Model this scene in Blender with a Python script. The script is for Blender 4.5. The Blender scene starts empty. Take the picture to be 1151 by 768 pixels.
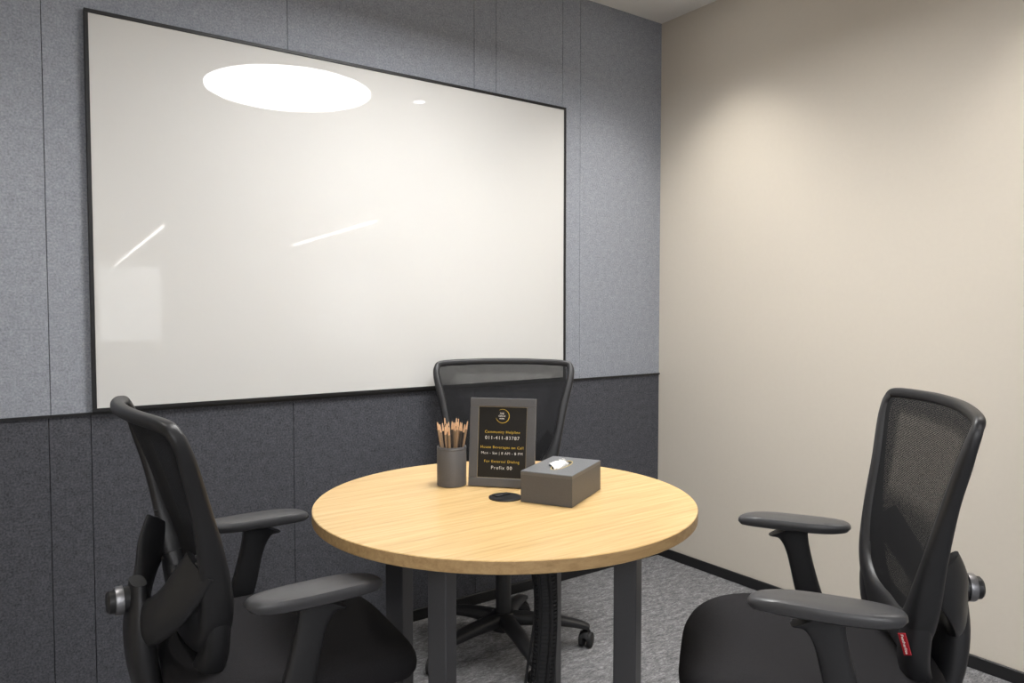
import bpy, bmesh, math, random
from mathutils import Vector, Matrix
random.seed(4)
scene = bpy.context.scene
COL = scene.collection
R = math.radians

# ------------------------------------------------------------------ materials
def lin(c):
    c = c/255.0
    return c/12.92 if c <= 0.04045 else ((c+0.055)/1.055)**2.4
def rgb(r, g, b): return (lin(r), lin(g), lin(b), 1.0)

def new_mat(name):
    m = bpy.data.materials.new(name); m.use_nodes = True
    nt = m.node_tree
    b = nt.nodes["Principled BSDF"]
    return m, nt, b
def N(nt, t, **kw):
    n = nt.nodes.new(t)
    for k, v in kw.items(): setattr(n, k, v)
    return n
def simple(name, col, rough=0.5, metal=0.0, noise=0.0, nscale=200, bump=0.0, coat=0.0, spec=None):
    m, nt, b = new_mat(name)
    b.inputs["Roughness"].default_value = rough
    b.inputs["Metallic"].default_value = metal
    if coat: b.inputs["Coat Weight"].default_value = coat
    if spec is not None: b.inputs["Specular IOR Level"].default_value = spec
    tc = N(nt, "ShaderNodeTexCoord")
    nz = N(nt, "ShaderNodeTexNoise"); nz.inputs["Scale"].default_value = nscale
    nz.inputs["Detail"].default_value = 3
    nt.links.new(tc.outputs["Object"], nz.inputs["Vector"])
    r = N(nt, "ShaderNodeValToRGB")
    r.color_ramp.elements[0].position = 0.3; r.color_ramp.elements[1].position = 0.7
    r.color_ramp.elements[0].color = tuple(c*(1-noise) for c in col[:3])+(1,)
    r.color_ramp.elements[1].color = tuple(min(1, c*(1+noise)) for c in col[:3])+(1,)
    nt.links.new(nz.outputs["Fac"], r.inputs["Fac"])
    nt.links.new(r.outputs["Color"], b.inputs["Base Color"])
    if bump:
        bp = N(nt, "ShaderNodeBump"); bp.inputs["Strength"].default_value = bump
        bp.inputs["Distance"].default_value = 0.002
        nt.links.new(nz.outputs["Fac"], bp.inputs["Height"])
        nt.links.new(bp.outputs["Normal"], b.inputs["Normal"])
    return m
def emis(name, col, strength):
    m, nt, b = new_mat(name)
    b.inputs["Base Color"].default_value = (0.8, 0.8, 0.8, 1)
    b.inputs["Emission Color"].default_value = col
    b.inputs["Emission Strength"].default_value = strength
    return m

def felt(name, c1, c2):
    m, nt, b = new_mat(name)
    b.inputs["Roughness"].default_value = 0.95
    b.inputs["Specular IOR Level"].default_value = 0.1
    tc = N(nt, "ShaderNodeTexCoord")
    a = N(nt, "ShaderNodeTexNoise"); a.inputs["Scale"].default_value = 165; a.inputs["Detail"].default_value = 6
    a.inputs["Roughness"].default_value = 0.77
    c = N(nt, "ShaderNodeTexNoise"); c.inputs["Scale"].default_value = 40; c.inputs["Detail"].default_value = 5
    nt.links.new(tc.outputs["Object"], a.inputs["Vector"]); nt.links.new(tc.outputs["Object"], c.inputs["Vector"])
    mx = N(nt, "ShaderNodeMath", operation='MULTIPLY_ADD')
    nt.links.new(c.outputs["Fac"], mx.inputs[0]); mx.inputs[1].default_value = 0.20
    ad = N(nt, "ShaderNodeMath", operation='ADD'); ad.inputs[1].default_value = -0.10
    nt.links.new(a.outputs["Fac"], ad.inputs[0]); nt.links.new(ad.outputs[0], mx.inputs[2])
    r = N(nt, "ShaderNodeValToRGB")
    r.color_ramp.elements[0].position = 0.33; r.color_ramp.elements[1].position = 0.67
    r.color_ramp.elements[0].color = c1; r.color_ramp.elements[1].color = c2
    nt.links.new(mx.outputs[0], r.inputs["Fac"]); nt.links.new(r.outputs["Color"], b.inputs["Base Color"])
    return m

M_felt_up = felt("felt_blue_grey", rgb(121, 124, 132), rgb(171, 175, 183))
M_felt_lo = felt("felt_charcoal", rgb(50, 51, 56), rgb(100, 101, 107))
M_beige = simple("beige_paint", rgb(205, 197, 184), 0.75, noise=0.008, nscale=60, bump=0.03)
M_white = simple("ceiling_paint", rgb(238, 237, 235), 0.85, noise=0.01)
M_greyw = simple("office_paint", rgb(200, 198, 194), 0.8, noise=0.02)
M_black = simple("black_metal", rgb(24, 24, 26), 0.45, noise=0.1)
M_groove = simple("groove_dark", rgb(84, 85, 90), 0.9, noise=0.1)

def carpet():
    m, nt, b = new_mat("carpet_grey")
    b.inputs["Roughness"].default_value = 1.0; b.inputs["Specular IOR Level"].default_value = 0.05
    tc = N(nt, "ShaderNodeTexCoord")
    mp = N(nt, "ShaderNodeMapping"); mp.inputs["Scale"].default_value = (1, 2.4, 1)
    mp.inputs["Rotation"].default_value = (0, 0, 0.3)
    nt.links.new(tc.outputs["Object"], mp.inputs["Vector"])
    a = N(nt, "ShaderNodeTexNoise"); a.inputs["Scale"].default_value = 60; a.inputs["Detail"].default_value = 9
    a.inputs["Roughness"].default_value = 0.82
    a2 = N(nt, "ShaderNodeTexNoise"); a2.inputs["Scale"].default_value = 20; a2.inputs["Detail"].default_value = 4
    nt.links.new(mp.outputs[0], a.inputs["Vector"]); nt.links.new(mp.outputs[0], a2.inputs["Vector"])
    mx = N(nt, "ShaderNodeMix"); mx.data_type = 'FLOAT'; mx.inputs[0].default_value = 0.25
    nt.links.new(a.outputs["Fac"], mx.inputs[2]); nt.links.new(a2.outputs["Fac"], mx.inputs[3])
    r = N(nt, "ShaderNodeValToRGB")
    e = r.color_ramp.elements
    e[0].position = 0.36; e[0].color = rgb(72, 72, 74)
    e[1].position = 0.66; e[1].color = rgb(182, 181, 182)
    k = e.new(0.5); k.color = rgb(122, 122, 124)
    nt.links.new(mx.outputs[0], r.inputs["Fac"]); nt.links.new(r.outputs["Color"], b.inputs["Base Color"])
    bp = N(nt, "ShaderNodeBump"); bp.inputs["Strength"].default_value = 0.4; bp.inputs["Distance"].default_value = 0.005
    nt.links.new(a.outputs["Fac"], bp.inputs["Height"]); nt.links.new(bp.outputs["Normal"], b.inputs["Normal"])
    return m
M_carpet = carpet()

def glassboard():
    m, nt, b = new_mat("back_painted_glass")
    b.inputs["Roughness"].default_value = 0.02
    b.inputs["IOR"].default_value = 1.5
    tc = N(nt, "ShaderNodeTexCoord")
    a = N(nt, "ShaderNodeTexNoise"); a.inputs["Scale"].default_value = 1.5
    nt.links.new(tc.outputs["Object"], a.inputs["Vector"])
    r = N(nt, "ShaderNodeValToRGB")
    r.color_ramp.elements[0].color = rgb(210, 209, 206); r.color_ramp.elements[1].color = rgb(213, 212, 209)
    nt.links.new(a.outputs["Fac"], r.inputs["Fac"]); nt.links.new(r.outputs["Color"], b.inputs["Base Color"])
    return m
M_board = glassboard()

def wood(name, c1, c2, c3, rough=0.32):
    m, nt, b = new_mat(name)
    b.inputs["Roughness"].default_value = rough
    tc = N(nt, "ShaderNodeTexCoord")
    mp = N(nt, "ShaderNodeMapping"); mp.inputs["Scale"].default_value = (1.4, 34, 34)
    mp.inputs["Rotation"].default_value = (0, 0, R(28))
    nt.links.new(tc.outputs["Object"], mp.inputs["Vector"])
    a = N(nt, "ShaderNodeTexNoise"); a.inputs["Scale"].default_value = 2.6; a.inputs["Detail"].default_value = 8
    a.inputs["Roughness"].default_value = 0.7; a.inputs["Distortion"].default_value = 0.3
    nt.links.new(mp.outputs[0], a.inputs["Vector"])
    r = N(nt, "ShaderNodeValToRGB"); e = r.color_ramp.elements
    e[0].position = 0.32; e[0].color = c1
    e[1].position = 0.68; e[1].color = c3
    k = e.new(0.5); k.color = c2
    nt.links.new(a.outputs["Fac"], r.inputs["Fac"]); nt.links.new(r.outputs["Color"], b.inputs["Base Color"])
    return m
M_wood = wood("oak_laminate", rgb(182, 146, 94), rgb(203, 170, 117), rgb(217, 187, 138))
M_woodedge = wood("oak_edge_band", rgb(166, 134, 90), rgb(184, 151, 105), rgb(196, 164, 118), 0.45)
M_leg = simple("powder_coated_steel", rgb(68, 68, 71), 0.42, noise=0.05, nscale=400)
M_plastic = simple("black_nylon", rgb(35, 35, 37), 0.42, noise=0.08, nscale=500, bump=0.1)
M_pad = simple("arm_pad_polyurethane", rgb(64, 64, 66), 0.38, noise=0.05, nscale=400, bump=0.1)
M_seat = simple("black_seat_fabric", rgb(35, 34, 36), 0.9, noise=0.35, nscale=700, bump=0.4, spec=0.2)
M_chrome = simple("satin_chrome", rgb(150, 150, 153), 0.4, metal=1.0, noise=0.03)
M_darkrub = simple("dark_rubber", rgb(28, 28, 30), 0.6, noise=0.1)
M_cup = simple("grey_leatherette", rgb(92, 91, 92), 0.5, noise=0.06, nscale=500, bump=0.15)
M_box = simple("grey_leatherette_box", rgb(88, 88, 90), 0.48, noise=0.06, nscale=500, bump=0.15)
M_boxlid = simple("grey_leatherette_top", rgb(98, 99, 101), 0.42, noise=0.06, nscale=500, bump=0.15)
M_frame = simple("grey_frame", rgb(91, 91, 93), 0.42, noise=0.05, nscale=300)
M_signblk = simple("black_print", rgb(22, 21, 20), 0.35, noise=0.05)
M_gold = simple("gold_print", rgb(226, 190, 70), 0.5, noise=0.02)
M_whitep = simple("white_print", rgb(240, 238, 234), 0.5, noise=0.01)
M_pale = simple("pale_gold_slot_rim", rgb(190, 170, 116), 0.5, noise=0.02)
M_tissue = simple("tissue_paper", rgb(228, 227, 225), 0.9, noise=0.02, bump=0.2)
M_red = simple("red_tag_fabric", rgb(165, 22, 36), 0.6, noise=0.06, nscale=600)
M_pwood = simple("pencil_cedar", rgb(230, 190, 152), 0.6, noise=0.08)
M_pbody = simple("pencil_kraft", rgb(158, 134, 110), 0.5, noise=0.1)
M_pbody2 = simple("pencil_black", rgb(64, 58, 55), 0.45, noise=0.1)
M_lead = simple("graphite", rgb(34, 32, 32), 0.4, noise=0.1)
M_notch = simple("notch_plastic", rgb(62, 62, 64), 0.4, noise=0.05)
M_disc = emis("diffuser_white", (1.0, 0.993, 0.98, 1), 26.0)
M_down = emis("downlight_lens", (1.0, 0.97, 0.93, 1), 30.0)
M_line = emis("linear_lens", (1.0, 0.98, 0.95, 1), 16.0)
M_fill_panel = emis("fill_panel_lens", (0.98, 0.985, 1.0, 1), 14.0)  # glow of the fill panels added out of view
M_win = emis("window_daylight", (0.95, 0.97, 1.0, 1), 2.2)

def mesh_fabric():
    m, nt, b = new_mat("woven_mesh")
    out = nt.nodes["Material Output"]
    b.inputs["Base Color"].default_value = rgb(24, 24, 26)
    b.inputs["Roughness"].default_value = 0.75
    b.inputs["Specular IOR Level"].default_value = 0.2
    tr = N(nt, "ShaderNodeBsdfTransparent")
    mix = N(nt, "ShaderNodeMixShader")
    uv = N(nt, "ShaderNodeUVMap"); sx = N(nt, "ShaderNodeSeparateXYZ")
    nt.links.new(uv.outputs[0], sx.inputs[0])
    outs = []
    for ax, per in (("X", 0.0032), ("Y", 0.0028)):
        mu = N(nt, "ShaderNodeMath", operation='MULTIPLY'); mu.inputs[1].default_value = 2*math.pi/per
        nt.links.new(sx.outputs[ax], mu.inputs[0])
        s = N(nt, "ShaderNodeMath", operation='SINE'); nt.links.new(mu.outputs[0], s.inputs[0]); outs.append(s)
    mn = N(nt, "ShaderNodeMath", operation='MINIMUM')
    nt.links.new(outs[0].outputs[0], mn.inputs[0]); nt.links.new(outs[1].outputs[0], mn.inputs[1])
    at = N(nt, "ShaderNodeAttribute", attribute_name="dens")
    th = N(nt, "ShaderNodeMath", operation='MULTIPLY_ADD'); th.inputs[1].default_value = 0.34; th.inputs[2].default_value = 0.50
    nt.links.new(at.outputs["Fac"], th.inputs[0])
    gt = N(nt, "ShaderNodeMath", operation='GREATER_THAN')
    nt.links.new(mn.outputs[0], gt.inputs[0]); nt.links.new(th.outputs[0], gt.inputs[1])
    nt.links.new(gt.outputs[0], mix.inputs[0]); nt.links.new(b.outputs[0], mix.inputs[1]); nt.links.new(tr.outputs[0], mix.inputs[2])
    nt.links.new(mix.outputs[0], out.inputs["Surface"])
    return m
M_mesh = mesh_fabric()

# ------------------------------------------------------------------ geometry helpers
def obj_from(name, verts, faces, mats, midx=None, smooth=True, parent=None, loc=None, rot=None):
    me = bpy.data.meshes.new(name)
    me.from_pydata([tuple(v) for v in verts], [], faces)
    for m in (mats if isinstance(mats, (list, tuple)) else [mats]): me.materials.append(m)
    if midx: me.polygons.foreach_set("material_index", midx)
    if smooth: me.polygons.foreach_set("use_smooth", [True]*len(me.polygons))
    bm = bmesh.new(); bm.from_mesh(me); bmesh.ops.recalc_face_normals(bm, faces=bm.faces)
    if smooth:
        for e in bm.edges:
            if len(e.link_faces) == 2 and e.calc_face_angle(0) > R(38): e.smooth = False
    bm.to_mesh(me); bm.free(); me.update()
    o = bpy.data.objects.new(name, me); COL.objects.link(o)
    if parent: o.parent = parent
    if loc is not None: o.location = loc
    if rot is not None: o.rotation_euler = rot
    return o

class G:   # geometry accumulator
    def __init__(s): s.v = []; s.f = []; s.m = []
    def add(s, v, f, mi=0):
        o = len(s.v); s.v += [Vector(p) for p in v]
        for q in f: s.f.append(tuple(i+o for i in q)); s.m.append(mi)
        return s
    def make(s, name, mats, **kw): return obj_from(name, s.v, s.f, mats, midx=s.m, **kw)

def box(x0, x1, y0, y1, z0, z1):
    v = [(x, y, z) for z in (z0, z1) for y in (y0, y1) for x in (x0, x1)]
    f = [(0, 2, 3, 1), (4, 5, 7, 6), (0, 1, 5, 4), (2, 6, 7, 3), (0, 4, 6, 2), (1, 3, 7, 5)]
    return v, f
def rbox(x0, x1, y0, y1, z0, z1, bev=0.003, seg=2):
    bm = bmesh.new()
    v, f = box(x0, x1, y0, y1, z0, z1)
    vs = [bm.verts.new(p) for p in v]
    for q in f: bm.faces.new([vs[i] for i in q])
    bmesh.ops.bevel(bm, geom=list(bm.edges), offset=bev, segments=seg, affect='EDGES', profile=0.5)
    bm.verts.ensure_lookup_table(); bm.verts.index_update()
    vv = [p.co.copy() for p in bm.verts]; ff = [tuple(p.index for p in q.verts) for q in bm.faces]
    bm.free(); return vv, ff
def lathe(prof, seg=32, center=(0, 0, 0), axis='Z', closed=False):
    """prof list of (r,h)"""
    v = []; f = []; idx = []
    c = Vector(center)
    def P(r, h, a):
        x, y = r*math.cos(a), r*math.sin(a)
        if axis == 'Z': return c+Vector((x, y, h))
        if axis == 'X': return c+Vector((h, x, y))
        return c+Vector((x, h, y))
    for r, h in prof:
        if r < 1e-6: idx.append([len(v)]); v.append(P(0, h, 0))
        else:
            idx.append(list(range(len(v), len(v)+seg)))
            for i in range(seg): v.append(P(r, h, 2*math.pi*i/seg))
    n = len(idx)
    for k in range(n if closed else n-1):
        A, B = idx[k], idx[(k+1) % n]
        for i in range(seg):
            j = (i+1) % seg
            if len(A) == 1 and len(B) == 1: continue
            if len(A) == 1: f.append((A[0], B[i], B[j]))
            elif len(B) == 1: f.append((A[i], A[j], B[0]))
            else: f.append((A[i], A[j], B[j], B[i]))
    return v, f
def crom(pts, n=6, closed=False):
    pts = [Vector(p) for p in pts]; L = len(pts); out = []
    for i in range(L if closed else L-1):
        if closed: p0, p1, p2, p3 = pts[i-1], pts[i], pts[(i+1) % L], pts[(i+2) % L]
        else: p0, p1, p2, p3 = pts[max(i-1, 0)], pts[i], pts[i+1], pts[min(i+2, L-1)]
        for k in range(n):
            t = k/n
            out.append(0.5*((2*p1)+(-p0+p2)*t+(2*p0-5*p1+4*p2-p3)*t*t+(-p0+3*p1-3*p2+p3)*t*t*t))
    if not closed: out.append(pts[-1])
    return out
def sweep(ctrl, side, wa, wb, n=6, closed=False, seg=14, power=0.6):
    """ctrl path; side: Vector or list; wa/wb half-widths (value or list, per control)."""
    L = len(ctrl)
    def lst(w): return list(w) if isinstance(w, (list, tuple)) else [w]*L
    wa, wb = lst(wa), lst(wb)
    path = crom(ctrl, n, closed)
    def samp(w):
        o = [p.x for p in crom([(q, 0, 0) for q in w], n, closed)]; return o
    WA, WB = samp(wa), samp(wb)
    sides = crom(side, n, closed) if isinstance(side, list) else [Vector(side)]*len(path)
    P = len(path); v = []; f = []
    for i, p in enumerate(path):
        a = path[(i+1) % P] if (closed or i < P-1) else p
        b = path[i-1] if (closed or i > 0) else p
        t = (a-b).normalized()
        A = sides[i]-t*sides[i].dot(t); A.normalize(); B = t.cross(A)
        for k in range(seg):
            th = 2*math.pi*k/seg; c, s = math.cos(th), math.sin(th)
            cc = math.copysign(abs(c)**power, c); ss = math.copysign(abs(s)**power, s)
            v.append(p+A*WA[i]*cc+B*WB[i]*ss)
    for i in range(P if closed else P-1):
        j = (i+1) % P
        for k in range(seg):
            l = (k+1) % seg
            f.append((i*seg+k, i*seg+l, j*seg+l, j*seg+k))
    if not closed:
        f.append(tuple(range(seg))); f.append(tuple((P-1)*seg+k for k in range(seg)))
    return v, f
def pillow(hx, hy, e, prof, seg=56, deform=None, center=(0, 0, 0)):
    """prof (scale, z) bottom->top, ends should be small scale"""
    c0 = Vector(center); v = []; f = []; P = len(prof)
    for s, z in prof:
        for k in range(seg):
            th = 2*math.pi*k/seg; c, sn = math.cos(th), math.sin(th)
            x = math.copysign(abs(c)**(2/e), c)*hx; y = math.copysign(abs(sn)**(2/e), sn)*hy
            p = Vector((x*s, y*s, z))
            if deform: p = deform(p)
            v.append(p+c0)
    for i in range(P-1):
        for k in range(seg):
            l = (k+1) % seg; f.append((i*seg+k, i*seg+l, (i+1)*seg+l, (i+1)*seg+k))
    f.append(tuple(range(seg))); f.append(tuple((P-1)*seg+k for k in range(seg)))
    return v, f
def empty(name, loc=(0, 0, 0), rz=0, parent=None):
    o = bpy.data.objects.new(name, None); COL.objects.link(o)
    o.location = loc; o.rotation_euler = (0, 0, rz); o.empty_display_size = 0.1
    if parent: o.parent = parent
    return o
def top(o, label, cat, group=None):
    o["label"] = label; o["category"] = cat
    if group: o["group"] = group
def struct(o): o["kind"] = "structure"; return o
def text_mesh(name, body, width, mat, parent, loc, rot=(R(90), 0, 0), thick=0.0002, bold=0.0, space=1.0):
    cu = bpy.data.curves.new(name, 'FONT'); cu.body = body; cu.align_x = 'CENTER'; cu.align_y = 'CENTER'
    cu.size = 0.01; cu.extrude = thick; cu.offset = bold; cu.resolution_u = 3; cu.space_character = space
    t = bpy.data.objects.new(name+"_tmp", cu); COL.objects.link(t)
    bpy.context.view_layer.update()
    s = width/max(t.dimensions.x, 1e-6)
    me = bpy.data.meshes.new_from_object(t.evaluated_get(bpy.context.evaluated_depsgraph_get()))
    me.transform(Matrix.Diagonal((s, s, 1, 1)))
    bpy.data.objects.remove(t); me.materials.clear(); me.materials.append(mat)
    o = bpy.data.objects.new(name, me); COL.objects.link(o); o.parent = parent; o.location = loc; o.rotation_euler = rot
    return o

# ------------------------------------------------------------------ room
H = 2.58; YF = -3.2; XL = -3.7; YO = -23.0
g = G()
ZT = 0.895
g.add(*box(XL, 0.0, 0.012, 0.12, 0, H), mi=2)
gap = 0.0008
up = [XL, -3.24, -2.531, -1.8215, -1.07, -0.963, -0.614, -0.513, 0.0]
lo = [XL, -3.24, -2.537, -2.430, -1.817, -1.07, 0.0]
for a, b in zip(up[:-1], up[1:]):
    g.add(*rbox(a+gap, b-(gap if b < 0 else 0), 0.0, 0.014, ZT, H, 0.0010, 1), mi=0)
for a, b in zip(lo[:-1], lo[1:]):
    g.add(*rbox(a+gap, b-(gap if b < 0 else 0), 0.0, 0.014, 0.0, ZT, 0.0010, 1), mi=1)
struct(g.make("wall_back", [M_felt_up, M_felt_lo, M_groove], smooth=False))
struct(G().add(*box(0.0, 0.12, YF, 0.12, 0, H)).make("wall_right", M_beige, smooth=False))
struct(G().add(*box(XL-0.12, XL, YF, 0.12, 0, H)).make("wall_left", M_beige, smooth=False))
struct(G().add(*box(-7, 7, YO, 0.12, -0.1, 0)).make("floor", M_carpet, smooth=False))
struct(G().add(*box(-7, 7, YO, 0.12, H, H+0.1)).make("ceiling", M_white, smooth=False))
struct(G().add(*box(-7, 7, YO-0.1, YO, 0, H)).make("wall_front", M_greyw, smooth=False))
struct(G().add(*box(XL, 0.0, -0.006, 0.002, ZT-0.004, ZT+0.004)).make("trim_1", M_black, smooth=False))
struct(G().add(*rbox(XL, 0.0, -0.010, 0.0, 0, 0.045, 0.002, 1)).make("baseboard_back", M_black, smooth=False))
struct(G().add(*rbox(-0.010, 0.0, YF, -0.010, 0, 0.045, 0.002, 1)).make("baseboard_right", M_black, smooth=False))
struct(G().add(*box(0.2, 1.9, YO, YO+0.05, 0.3, 2.55)).make("window_1", M_win, smooth=False))

# whiteboard
wb = empty("whiteboard", (-1.5175, 0.0, 0.900))
top(wb, "large cream glass writing board with thin black frame on felt wall", "whiteboard")
w2, hh = 0.9085, 1.181
G().add(*box(-w2+0.008, w2-0.008, -0.016, -0.0005, 0.008, hh-0.008)).make("glass_surface", M_board, smooth=False, parent=wb)
g = G(); fw = 0.011
for bx in ((-w2, w2, 0, fw), (-w2, w2, hh-fw, hh)): g.add(*rbox(bx[0], bx[1], -0.020, -0.0005, bx[2], bx[3], 0.001, 1))
for bx in ((-w2, -w2+fw), (w2-fw, w2)): g.add(*rbox(bx[0], bx[1], -0.020, -0.0005, fw, hh-fw, 0.001, 1))
g.make("frame", M_black, smooth=False, parent=wb)

# ------------------------------------------------------------------ lamps
pl = empty("pendant_lamp", (-1.447, -1.103, 2.27))
top(pl, "large round white disc pendant hanging over the table", "lamp")
RD = 0.390
G().add(*lathe([(0, 0.002), (RD-.002, 0.002), (RD-.002, 0.006), (0, 0.006)], 72)).make("diffuser", M_disc, parent=pl)
g = G(); g.add(*lathe([(RD, 0), (RD+.008, 0), (RD+.008, 0.06), (0.0, 0.065), (0, 0.008), (RD, 0.008)], 72))
g.make("lamp_body", M_white, parent=pl)
g = G()
for k in range(3):
    a = 2*math.pi*k/3
    g.add(*sweep([(0.25*math.cos(a), 0.25*math.sin(a), 0.06), (0.02*math.cos(a), 0.02*math.sin(a), 0.30)], (1, 0.3, 0), 0.0012, 0.0012, n=1, seg=6))
g.add(*lathe([(0, 0.285), (0.05, 0.285), (0.05, 0.31), (0, 0.31)], 24))
g.make("suspension_cable", M_black, parent=pl)

def downlight(x, y, energy, ang=75, blend=0.6):
    d = empty("ceiling_downlight", (x, y, H))
    top(d, "small round recessed ceiling downlight with white rim", "lamp", "recessed ceiling downlights")
    G().add(*lathe([(0.038, -0.001), (0.052, -0.001), (0.052, -0.006), (0.038, -0.006)], 32, closed=True)).make("rim", M_white, parent=d)
    G().add(*lathe([(0, -0.001), (0.037, -0.001), (0.037, -0.004), (0, -0.004)], 32)).make("lens", M_down, parent=d)
    l = bpy.data.lights.new("downlight_spot", 'SPOT'); l.energy = energy; l.spot_size = R(ang); l.spot_blend = blend
    l.shadow_soft_size = 0.035; l.color = (1.0, 0.962, 0.905)
    lo_ = bpy.data.objects.new("lamp_beam", l); COL.objects.link(lo_); lo_.parent = d; lo_.location = (0, 0, -0.02)
downlight(-0.42, -0.48, 44, 100, 1.0)
downlight(-0.318, -1.867, 44, 100, 1.0)
downlight(-2.95, -0.55, 36, 92, 0.9)
downlight(-2.95, -2.6, 50, 95, 0.8)

for (xa, ya, xb, yb) in ((-0.287, -10.5, 0.55, -22.3), (2.12, -7.04, 2.58, -12.6)):
    L = math.hypot(xb-xa, yb-ya)
    o = G().add(*rbox(-0.010, 0.010, 0, L, -0.028, -0.001, 0.003, 1)).make("linear_ceiling_light", M_line, smooth=False,
            loc=(xa, ya, H), rot=(0, 0, math.atan2(yb-ya, xb-xa)-math.pi/2))
    top(o, "long slim linear ceiling light in the open office", "lamp", "linear office ceiling lights")
# unseen square panels added behind the camera for soft fill light
for (x, y) in ((-3.6, -4.6), (-5.4, -4.6), (-3.6, -6.6), (-5.4, -6.6), (-3.6, -8.6)):
    o = G().add(*rbox(x-0.55, x+0.55, y-0.55, y+0.55, H-0.02, H-0.001, 0.003, 1)).make("added_fill_panel", M_fill_panel, smooth=False)
    top(o, "large square flat ceiling panel added out of view as fill light", "lamp", "added square fill panels")

# ------------------------------------------------------------------ table
TX, TY, TZ = -1.670, -1.069, 0.75
tb = empty("round_table", (TX, TY, 0))
top(tb, "round light oak meeting table with dark grey metal legs", "table")
rr = 0.451; th = 0.026
v, f = lathe([(0, TZ-th), (rr-0.002, TZ-th), (rr, TZ-th+0.002), (rr, TZ-0.0015), (rr-0.0015, TZ), (0, TZ)], 128)
mi = []
for q in f:
    zs = [v[i].z for i in q]; mi.append(1 if (max(zs)-min(zs) > 0.01) else 0)
obj_from("tabletop", v, f, [M_wood, M_woodedge], midx=mi, parent=tb)
legs = [(0.151, -0.264, .026), (-0.151, 0.264, .026), (-0.264, -0.151, .022), (0.264, 0.151, .022)]
for lx, ly, s in legs:
    G().add(*rbox(-s, s, -s, s, 0.0, TZ-th, 0.003, 2)).make("leg", M_leg, smooth=False, parent=tb, loc=(lx, ly, 0), rot=(0, 0, R(30)))
g = G()
for k in range(2):
    a = R(-60.2+90*k)
    L = 0.304-0.03
    d = Vector((math.cos(a), math.sin(a), 0))
    zz = TZ-th-0.021-0.0005*k
    g.add(*sweep([-d*L+Vector((0, 0, zz)), d*L+Vector((0, 0, zz))], (0, 0, 1), 0.02, 0.02, n=1, seg=16, power=0.35))
g.make("under_frame", M_leg, smooth=False, parent=tb)
g = G()
g.add(*lathe([(0, 0.0), (0.040, 0.0), (0.040, 0.003), (0.037, 0.004), (0.032, 0.0035), (0, 0.003)], 40, (0, 0, TZ+0.0002)))
g.add(*rbox(-0.022, 0.022, 0.008, 0.026, TZ+0.003, TZ+0.0065, 0.001, 1))
g.make("cable_grommet", M_black, parent=tb)
# cable spine: small links along a slightly bowed line plus loose cables
g = G()
sp = crom([(0.02, -0.01, 0.72), (0.060, -0.040, 0.66), (0.082, -0.055, 0.50), (0.070, -0.05, 0.30), (0.040, -0.05, 0.1), (0.035, -0.05, 0.0)], 20)
for i in range(len(sp)-1):
    t = (sp[i+1]-sp[i]).normalized()
    p = sp[i]
    rt = Vector((0.813, -0.582, 0)); A = (rt-t*rt.dot(t)).normalized(); B = t.cross(A)
    h_ = (sp[i+1]-sp[i]).length*0.38
    vv = []
    for s_ in (-1, 1):
        for (ca, cb) in ((-.026, -.008), (-.020, -.014), (.020, -.014), (.026, -.008), (.026, .008), (.020, .014), (-.020, .014), (-.026, .008)):
            vv.append(p+A*ca+B*cb+t*h_*s_)
    ff = [tuple(range(8)), tuple(range(8, 16))]+[(k, (k+1) % 8, 8+(k+1) % 8, 8+k) for k in range(8)]
    g.add(vv, ff)
cs = [sp[0], sp[20], sp[40], sp[60], sp[80], sp[-1]]
g.add(*sweep(cs, (0.813, -0.582, 0), 0.0235, 0.0125, n=4, seg=10, power=0.7))
for off, rad, ph in ((0.030, 0.004, 0), (-0.031, 0.0035, 1), (0.012, 0.0045, 2), (-0.012, 0.004, 3)):
    rt = Vector((0.813, -0.582, 0)); fwv = Vector((-0.582, -0.813, 0))
    g.add(*sweep([c+rt*off*(0.5 if i == 0 else 1+0.2*math.sin(i*2.1+ph))+(fwv*0.017 if abs(off) < .02 else fwv*0) for i, c in enumerate(cs)], (0.813, -0.582, 0), rad, rad, n=6, seg=8, power=1))
g.make("cable_spine", M_darkrub, smooth=False, parent=tb)

# ------------------------------------------------------------------ chairs
def cinterp(tab, z):
    pts = tab
    if z <= pts[0][0]: return pts[0][1]
    for i in range(len(pts)-1):
        (a, va), (b, vb) = pts[i], pts[i+1]
        if z <= b:
            t = (z-a)/(b-a)
            p0 = pts[i-1][1] if i > 0 else va; p3 = pts[i+2][1] if i+2 < len(pts) else vb
            return 0.5*((2*va)+(-p0+vb)*t+(2*p0-5*va+4*vb-p3)*t*t+(-p0+3*va-3*vb+p3)*t**3)
    return pts[-1][1]
PROF = [(0.50, -0.160), (0.56, -0.162), (0.62, -0.168), (0.68, -0.178), (0.74, -0.192), (0.80, -0.209), (0.86, -0.226), (0.92, -0.243), (0.98, -0.261), (1.04, -0.282)]
HALF = [(0, .582), (.05, .582), (.100, .590), (.142, .622), (.172, .675), (.196, .76), (.217, .86), (.237, .935), (.245, .970), (.244, .998), (.222, 1.013), (.10, 1.018), (0, 1.019)]
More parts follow.
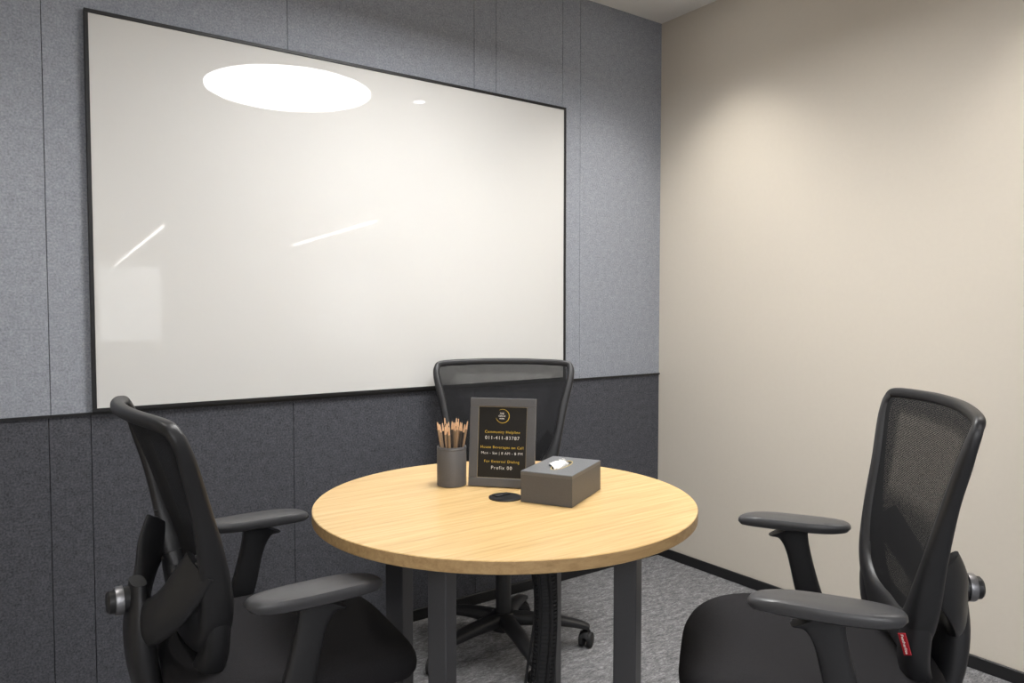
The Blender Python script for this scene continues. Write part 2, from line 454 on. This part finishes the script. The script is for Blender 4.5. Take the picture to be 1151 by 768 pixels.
def chair(loc, rz, label, base_rot, arm_z=0.692, pad_yaw=0.0, tag=False, lean=0.0, bdz=0.0, bdx=0.0, byaw=0.0, open_=0.0, thick=1.0, wide=1.0):
    def bx(y, z): return cinterp(PROF, z)+0.034*(abs(y)/0.24)**2-lean*max(0, (z-0.6)/0.4)**1.8
    root = empty("office_chair", loc, rz)
    top(root, label, "chair", "mesh-back office chairs around the round table")
    # --- base
    g = G()
    g.add(*lathe([(0, 0.075), (0.045, 0.075), (0.05, 0.085), (0.045, 0.125), (0.034, 0.135), (0, 0.135)], 28))
    for k in range(5):
        a = base_rot-rz+2*math.pi*k/5
        d = Vector((math.cos(a), math.sin(a), 0)); sd = Vector((-d.y, d.x, 0))
        g.add(*sweep([d*0.03+Vector((0, 0, .110)), d*0.14+Vector((0, 0, .104)), d*0.25+Vector((0, 0, .086)), d*0.305+Vector((0, 0, .070))],
                     sd, [.030, .026, .022, .019], [.024, .019, .014, .010], n=5, seg=14, power=0.7))
    base = g.make("star_base", M_plastic, parent=root)
    for k in range(5):
        a = base_rot-rz+2*math.pi*k/5
        c = G()
        for s in (-1, 1):
            c.add(*lathe([(0, -0.010), (0.020, -0.010), (0.0255, -0.007), (0.0265, 0), (0.0255, 0.006), (0.018, 0.009), (0, 0.0095)], 28, (0, s*0.0145, 0.0265), axis='Y'))
        c.add(*lathe([(0, 0.02), (0.006, 0.02), (0.006, 0.068), (0, 0.068)], 12))
        c.add(*sweep([(-0.022, 0, 0.036), (-0.012, 0, 0.052), (0.006, 0, 0.057), (0.022, 0, 0.046)], (0, 1, 0), 0.012, 0.004, n=4, seg=12))
        c.make("caster", M_darkrub, parent=base, loc=(0.296*math.cos(a), 0.296*math.sin(a), 0), rot=(0, 0, a+1.1+k*0.9))
    G().add(*lathe([(0, .12), (.027, .12), (.027, .27), (.0245, .275), (.014, .276), (.014, .40), (0, .40)], 28)).make("gas_lift", M_plastic, parent=root)
    g = G()
    g.add(*rbox(-0.15, 0.12, -0.075, 0.075, 0.385, 0.428, 0.012, 3))
    g.add(*sweep([(0.03, -0.07, .40), (0.03, -0.16, .398), (0.03, -0.25, .392)], (0, 0, 1), [.006, .006, .009], [.006, .006, .02], n=4, seg=10, power=1))
    g.make("tilt_mechanism", M_plastic, parent=root)
    # --- seat
    def sdef(p):
        u = p.x/0.25
        if u > 0: p.z -= 0.035*u**3
        else: p.z += 0.010*u*u
        p.z += 0.008*(abs(p.y)/0.25)**2
        p.y *= (1-0.05*max(0, u)**2)*(1-0.07*max(0, -u))
        p.x += 0.012
        return p
    g = G()
    g.add(*pillow(0.250, 0.254, 4.0, [(0.3, .442), (0.90, .444), (0.965, .450), (0.993, .463), (1.0, .477), (0.992, .490), (0.965, .500), (0.915, .506), (0.80, .509), (0.6, .507), (0.35, .505), (0.1, .504)], deform=sdef))
    seat = g.make("seat", M_seat, parent=root)
    G().add(*pillow(0.240, 0.238, 4.0, [(0.3, .424), (0.80, .426), (0.93, .434), (0.985, .448), (0.985, .456), (0.5, .456)], deform=sdef)).make("seat_pan", M_plastic, parent=seat)
    # --- backrest
    HW = [(y*wide, z) for y, z in HALF]
    ctrl = HW + [(-y, z) for (y, z) in HW[-2:0:-1]]
    wa = []; wb_ = []; path = []
    for y, z in ctrl:
        k = min(1, max(0, (0.80-z)/0.21)); s_ = min(1, max(0, (0.985-z)/0.08))
        k2 = min(1, max(0, (0.88-z)/0.24)); k2 = k2*k2*(3-2*k2)
        ex = 0.013*k2
        wa.append(0.0115+0.003*s_+0.026*k*k); wb_.append((0.0095+0.0035*s_)*thick+ex)
        path.append((bx(y, z)-ex*0.95, y, z))
    sides = []
    L = len(ctrl)
    for i in range(L):
        a, b = ctrl[i-1], ctrl[(i+1) % L]
        t = Vector((0, b[0]-a[0], b[1]-a[1])).normalized()
        sides.append(Vector((0, t.z, -t.y)))
    g = G(); g.add(*sweep(path, sides, wa, wb_, n=7, closed=True, seg=24, power=0.68))
    # row of small height notches on the rear of each side rail
    for s in (-1, 1):
        for k in range(8):
            z = .665+.014*k
            hwz = cinterp([(zz, yy) for yy, zz in HW[3:9]], z)
            k2 = min(1, max(0, (0.88-z)/0.24)); k2 = k2*k2*(3-2*k2); ex = .013*k2
            xb = bx(hwz, z)-ex*1.95-0.013*thick
            g.add(*rbox(xb-.002, xb+.006, s*(hwz-.006)-.006, s*(hwz-.006)+.006, z, z+.006, .0012, 1), mi=1)
    # shell tails sweeping from the lower corners down behind the seat
    for s in (-1, 1):
        g.add(*sweep([(bx(.150, .68)-.012, s*.162*wide, .680), (-0.166, s*.146, .610), (-0.170, s*.122, .540), (-0.196, s*.085, .470), (-0.215, s*.045, .425)],
                     (0, 1, 0.2), [.022, .032, .036, .034, .026], [.018*thick, .024, .024, .020, .014], n=7, seg=20, power=0.75))
    back = g.make("backrest", [M_plastic, M_notch], parent=root)
    c_ = Vector((-0.22, 0, 0.6))
    Mr = Matrix.Translation(c_+Vector((bdx, 0, bdz))) @ Matrix.Rotation(byaw, 4, 'Z') @ Matrix.Translation(-c_)
    back.matrix_local = Mr
    # mesh panel
    fine = crom([(0, y, z) for y, z in ctrl], 6, True)
    def halfw(z):
        best = 0
        for i in range(len(fine)):
            a, b = fine[i], fine[(i+1) % len(fine)]
            if (a.z-z)*(b.z-z) <= 0 and abs(a.z-b.z) > 1e-7:
                y = a.y+(b.y-a.y)*(z-a.z)/(b.z-a.z); best = max(best, y)
        return best
    z0, z1 = .584, 1.0175
    nu, nv = 40, 44; v = []; f = []; uvs = []; dn = []
    for j in range(nv+1):
        z = z0+(z1-z0)*j/nv; w = halfw(z)
        for i in range(nu+1):
            y = -w+2*w*i/nu
            v.append((bx(y, z)+0.004, y, z)); uvs.append((y, z))
            e = min((w-abs(y))/0.08, (z1-z)/0.05, (z-0.64)/0.20)
            dn.append(1.0-min(1, max(0, (e-0.75)*6))-open_)
    for j in range(nv):
        for i in range(nu):
            a = j*(nu+1)+i; f.append((a, a+1, a+nu+2, a+nu+1))
    mp = obj_from("mesh_panel", v, f, M_mesh, parent=back)
    me = mp.data; ul = me.uv_layers.new(name="UVMap")
    for lp in me.loops: ul.data[lp.index].uv = uvs[lp.vertex_index]
    at = me.attributes.new("dens", 'FLOAT', 'POINT')
    for i, d in enumerate(dn): at.data[i].value = d
    # bracket behind: spine plus curved lumbar carrier merging into the lower frame
    g = G(); o_ = -0.004
    g.add(*sweep([(-0.10-bdx, 0, .405-bdz), (-0.19-bdx*.5, 0, .398-bdz), (-0.240+o_, 0, .42), (-0.262+o_, 0, .49), (-0.272+o_, 0, .58), (-0.272+o_, 0, .68)],
                 (0, 1, 0), [.05, .056, .060, .062, .058, .038], [.014, .016, .020, .026, .026, .014], n=6, seg=18, power=0.75))
    for s in (-1, 1):
        e = (bx(.165, .74)-0.022, s*0.180*wide, .745)
        g.add(*sweep([(-0.262+o_, s*0.005, .600), (-0.256+o_, s*0.070, .620), (-0.236, s*0.135, .670), e],
                     (0, 0.2, 1), [.046, .044, .042, .040], [.020, .018, .014, .010], n=7, seg=20, power=0.95))
    g.make("back_bracket", M_plastic, parent=back)
    g = G(); q = 0.018+o_; kz = .648
    g.add(*lathe([(0, -0.345+q), (0.018, -0.345+q), (0.022, -0.341+q), (0.0225, -0.330+q), (0, -0.330+q)], 32, (0, 0, kz), axis='X'), mi=1)
    g.add(*lathe([(0, -0.331+q), (0.0265, -0.331+q), (0.028, -0.327+q), (0.028, -0.317+q), (0, -0.317+q)], 32, (0, 0, kz), axis='X'), mi=0)
    g.add(*lathe([(0, -0.318+q), (0.024, -0.318+q), (0.024, -0.27), (0, -0.27)], 32, (0, 0, kz), axis='X'), mi=1)
    g.make("adjustment_knob", [M_chrome, M_plastic], parent=back)
    # --- armrests
    for s in (-1, 1):
        za = arm_z
        g = G()
        y = s*0.272
        g.add(*sweep([(0.012, y, za-.022), (0.004, y, za-.040), (-0.008, y, za-.080), (-0.028, y, .53), (-0.05, y, .46), (-0.06, y-s*.02, .418), (-0.06, y-s*.09, .404), (-0.06, y-s*.20, .404)],
                     [(1, 0, 0)]*8, [.055, .036, .028, .029, .031, .033, .030, .028], [.020, .016, .015, .015, .014, .012, .010, .009], n=6, seg=16, power=0.55))
        arm = g.make("armrest", M_plastic, parent=root)
        def pdef(p):
            u = p.x/0.13
            p.y *= 1-0.10*u*u*(1 if u > 0 else .6)
            p.z -= 0.008*max(0, u)**3
            p.z += 0.003*max(0, -u)**2
            return p
        G().add(*pillow(0.130, 0.043, 2.8, [(0.3, -.020), (0.84, -.0195), (0.95, -.016), (1.0, -.008), (0.995, -.003), (0.97, .0015), (0.92, .0045), (0.75, .0062), (0.3, .0068), (0.05, .0068)],
                        seg=48, deform=pdef)).make("arm_pad", M_pad, parent=arm, loc=(0.005, y, za-0.004), rot=(0, 0, pad_yaw))
    if tag:
        t = G().add(*rbox(-0.0012, 0.0012, -0.0075, 0.0075, -0.019, 0.019, 0.0005, 1)).make("fabric_tag", M_red, smooth=False, parent=back,
                   loc=(-0.134, 0.188, 0.600), rot=(R(20), 0, R(40)))
        t["label"] = "small red woven tag with white lettering"
        text_mesh("tag_lettering", "Featherlite", 0.033, M_whitep, t, (0.0016, 0, 0), rot=(R(90), R(90), R(90)))
    return root

chair((-2.174, -0.940, 0), R(-5.5), "black mesh-back office chair with armrests at the felt wall side", R(20), pad_yaw=R(6), lean=0.020, bdz=-0.010, byaw=R(6), thick=1.35)
chair((-1.285, -1.630, 0), R(129), "black mesh-back office chair with small red tag by the beige wall", R(60), pad_yaw=R(-10), tag=True, byaw=R(4), bdx=0.006, lean=-0.012)
chair((-1.205, -0.395, 0), R(234.6), "black mesh-back office chair tucked behind the table under the board", R(-32), arm_z=0.625, bdz=-0.010, lean=0.008, bdx=0.045, open_=1.4, wide=1.03)

# ------------------------------------------------------------------ desk items
CX, CY = -1.705, -0.877
cup = empty("pencil_holder", (CX, CY, TZ+0.0005))
top(cup, "grey cylindrical leatherette pencil cup on the table", "pencil holder")
G().add(*lathe([(0, 0), (0.0365, 0), (0.038, 0.0015), (0.038, 0.100), (0.0372, 0.1015), (0.0352, 0.1015), (0.0345, 0.100), (0.0345, 0.004), (0, 0.004)], 48)).make("cup", M_cup, parent=cup)
G().add(*lathe([(0.0379, 0.094), (0.0384, 0.0945), (0.0384, 0.0965), (0.0379, 0.097)], 48)).make("stitched_rim", M_box, parent=cup)
def pencil_mesh(body):
    g = G(); L = 0.159; r = 0.0032
    g.add(*lathe([(0, 0), (r, 0), (r, L-0.028)], 6), mi=0)
    g.add(*lathe([(r, L-0.028), (0.0014, L-0.007)], 6), mi=1)
    g.add(*lathe([(0.0014, L-0.007), (0, L)], 6), mi=2)
    return g.make("pencil", [body, M_pwood, M_lead], smooth=False)
protos = [pencil_mesh(M_pbody), pencil_mesh(M_pbody2)]
NP = 21
for i in range(NP):
    dark = (i % 3 == 1)
    if i < 2: o = protos[i]
    else:
        o = protos[1 if dark else 0].copy(); COL.objects.link(o); o.name = "pencil"
    q = math.sqrt((i+0.4)/NP); a = i*2.39996
    b0 = Vector((q*0.0160*math.cos(a), q*0.0160*math.sin(a), 0.0055))
    t0 = Vector((q*0.0485*math.cos(a), q*0.0485*math.sin(a), 0.17))
    o.location = Vector((CX, CY, TZ))+b0+Vector((0, 0, 0.001+random.uniform(0, .018)-.004*q))
    o.rotation_mode = 'QUATERNION'; o.rotation_quaternion = (t0-b0).to_track_quat('Z', 'Y')
    top(o, "sharpened black pencil standing in the grey cup" if dark else "sharpened natural wood pencil standing in the grey cup", "pencil", "pencils in the grey cup")

# sign
sg = empty("table_sign", (-1.624, -0.982, TZ+0.0025), R(-48.4))
sg.rotation_euler = (R(-7), 0, R(-48.4))
top(sg, "grey framed black helpline notice with gold and white lettering on table", "sign")
W, HT = 0.086, 0.226
g = G(); bw = 0.022
g.add(*rbox(-W, W, 0, 0.014, 0, bw, .0015, 2)); g.add(*rbox(-W, W, 0, 0.014, HT-bw, HT, .0015, 2))
g.add(*rbox(-W, -W+bw, 0, 0.014, bw, HT-bw, .0015, 2)); g.add(*rbox(W-bw, W, 0, 0.014, bw, HT-bw, .0015, 2))
g.add(*box(-W+.01, W-.01, 0.008, 0.013, .01, HT-.01))
g.make("frame", M_frame, smooth=False, parent=sg)
G().add(*box(-W+bw-.001, W-bw+.001, 0.004, 0.0079, bw-.001, HT-bw+.001)).make("notice_panel", M_signblk, smooth=False, parent=sg)
g = G()
for (a, b, c, d) in ((-W+bw, W-bw, bw, bw+.0012), (-W+bw, W-bw, HT-bw-.0012, HT-bw), (-W+bw, -W+bw+.0012, bw, HT-bw), (W-bw-.0012, W-bw, bw, HT-bw)):
    g.add(*box(a, b, 0.0030, 0.0041, c, d))
g.make("inner_fillet", simple("taupe_fillet", rgb(150, 138, 112), 0.4), smooth=False, parent=sg)
g = G(); g.add(*box(-0.02, 0.02, 0.0, 0.003, 0, 0.19))
g.make("easel_back", M_frame, smooth=False, parent=sg, loc=(0, 0.0615, 0.0065), rot=(R(14.5), 0, 0))
ty = 0.0036
for body, wd, z, m, sp_ in (("Community Helpline", .092, .139, M_gold, 1.14), ("011-411-83787", .090, .124, M_whitep, 1.18),
                       ("House Beverages on Call", .112, .100, M_gold, 1.14), ("Mon - Sat | 8 AM - 8 PM", .108, .085, M_whitep, 1.14),
                       ("For External Dialing", .092, .064, M_gold, 1.14), ("Prefix 00", .054, .048, M_whitep, 1.2)):
    text_mesh("lettering", body, wd, m, sg, (0, ty, z), bold=-0.00006, space=sp_)
for body, wd, z in (("THE", .011, .1865), ("CIRCLE", .0180, .1800), ("WORK", .0140, .1735)):
    text_mesh("logo_lettering", body, wd, M_whitep, sg, (-.002, ty, z), bold=.0001)
g = G()   # crescent
n = 48; vv = []; ff = []
for i in range(n+1):
    a = R(-165)+R(285)*i/n
    wdt = 0.0013*math.sin(math.pi*i/n)+0.0004
    for r_ in (0.0180, 0.0180-wdt):
        vv.append((r_*math.cos(a), ty-0.0002, 0.1800+r_*math.sin(a)))
for i in range(n): ff.append((2*i, 2*i+1, 2*i+3, 2*i+2))
g.add(vv, ff); g.make("logo_crescent", M_gold, smooth=False, parent=sg)

# tissue box
tbx = empty("tissue_box", (-1.544, -1.130, TZ+0.0005), R(-61.4))
top(tbx, "grey leatherette tissue box with white tissue on the table", "tissue box")
G().add(*rbox(-.0650, .0650, -.0990, .0990, 0, .0655, .0008, 1)).make("box_body", M_box, smooth=False, parent=tbx)
g = G()
hx, hy, zt, zb2 = .0651, .0991, .074, .0650
seg = 64; vv = []; ff = []
def rect_pt(a, hx, hy):
    c, s = math.cos(a), math.sin(a); k = min(hx/max(abs(c), 1e-9), hy/max(abs(s), 1e-9)); return c*k, s*k
angs = sorted([2*math.pi*k/seg for k in range(seg)]+[math.atan2(sy*hy, sx*hx) % (2*math.pi) for sx in (-1, 1) for sy in (-1, 1)])
n = len(angs)
rings = []
for (fn, z) in ((lambda a: rect_pt(a, hx, hy), zb2), (lambda a: rect_pt(a, hx, hy), zt-.0012), (lambda a: rect_pt(a, hx-.0012, hy-.0012), zt),
                (lambda a: (.0165*math.cos(a), .056*math.sin(a)), zt), (lambda a: (.0150*math.cos(a), .054*math.sin(a)), zt-.006)):
    rings.append([len(vv)+i for i in range(n)])
    for a in angs: x, y = fn(a); vv.append((x, y, z))
for A, B in zip(rings[:-1], rings[1:]):
    for i in range(n): ff.append((A[i], A[(i+1) % n], B[(i+1) % n], B[i]))
g.add(vv, ff); g.make("box_lid", M_boxlid, smooth=False, parent=tbx)
vv = []; ff = []
for i in range(48):
    a = 2*math.pi*i/48
    for (rx, ry, z) in ((.0155, .055, .0732), (.0160, .0555, .0747), (.0176, .0573, .0747), (.0180, .0577, .0741)):
        vv.append((rx*math.cos(a), ry*math.sin(a), z))
for i in range(48):
    for k in range(3): ff.append((4*i+k, 4*((i+1) % 48)+k, 4*((i+1) % 48)+k+1, 4*i+k+1))
G().add(vv, ff).make("slot_rim", M_pale, parent=tbx)
# tissue: folded leaves rising from the slot and lying over, creased
def leaf(pts_fn, nu=22, nv=14):
    vv = []; ff = []
    for j in range(nv+1):
        for i in range(nu+1): vv.append(pts_fn(i/nu*2-1, j/nv))
    for j in range(nv):
        for i in range(nu):
            a = j*(nu+1)+i; ff.append((a, a+1, a+nu+2, a+nu+1))
    return vv, ff
def tri(x): return 2*abs(2*(x-math.floor(x+0.5)))-1
g = G()
def la(u, t):
    w = 0.040*(1-0.78*t**1.2)
    return Vector((0.004+0.005*tri(1.1*u+.3*t)*(.3+t)-0.012*t*t, u*w+0.014*t, .069+.021*t-.006*t*t+.0025*tri(1.6*u+t)*t))
def lb(u, t):
    w = 0.036*(1-0.60*t**1.2)
    h = .008*math.sin(min(1, t*1.1)*math.pi*0.8)
    return Vector((-0.002-0.028*t**1.1+0.003*tri(1.2*u+.4)*t, u*w-0.006+.006*t, .0715+h+.002*tri(1.5*u+1.2*t)*t))
g.add(*leaf(la)); g.add(*leaf(lb))
g.make("tissue", M_tissue, parent=tbx)

# ------------------------------------------------------------------ world, camera
w = bpy.data.worlds.new("world"); scene.world = w; w.use_nodes = True
w.node_tree.nodes["Background"].inputs[0].default_value = (0.95, 0.96, 1.0, 1)
w.node_tree.nodes["Background"].inputs[1].default_value = 1.0

cam = bpy.data.cameras.new("camera"); co = bpy.data.objects.new("camera", cam); COL.objects.link(co)
cam.sensor_width = 36; cam.lens = 830/1151*36; cam.clip_start = 0.05
co.location = (-2.684, -2.513, 1.2)
co.rotation_euler = (R(90-2.345), 0, R(-35.6))
scene.camera = co
scene.view_settings.view_transform = 'Standard'
scene.view_settings.look = 'None'
scene.view_settings.exposure = 0.06
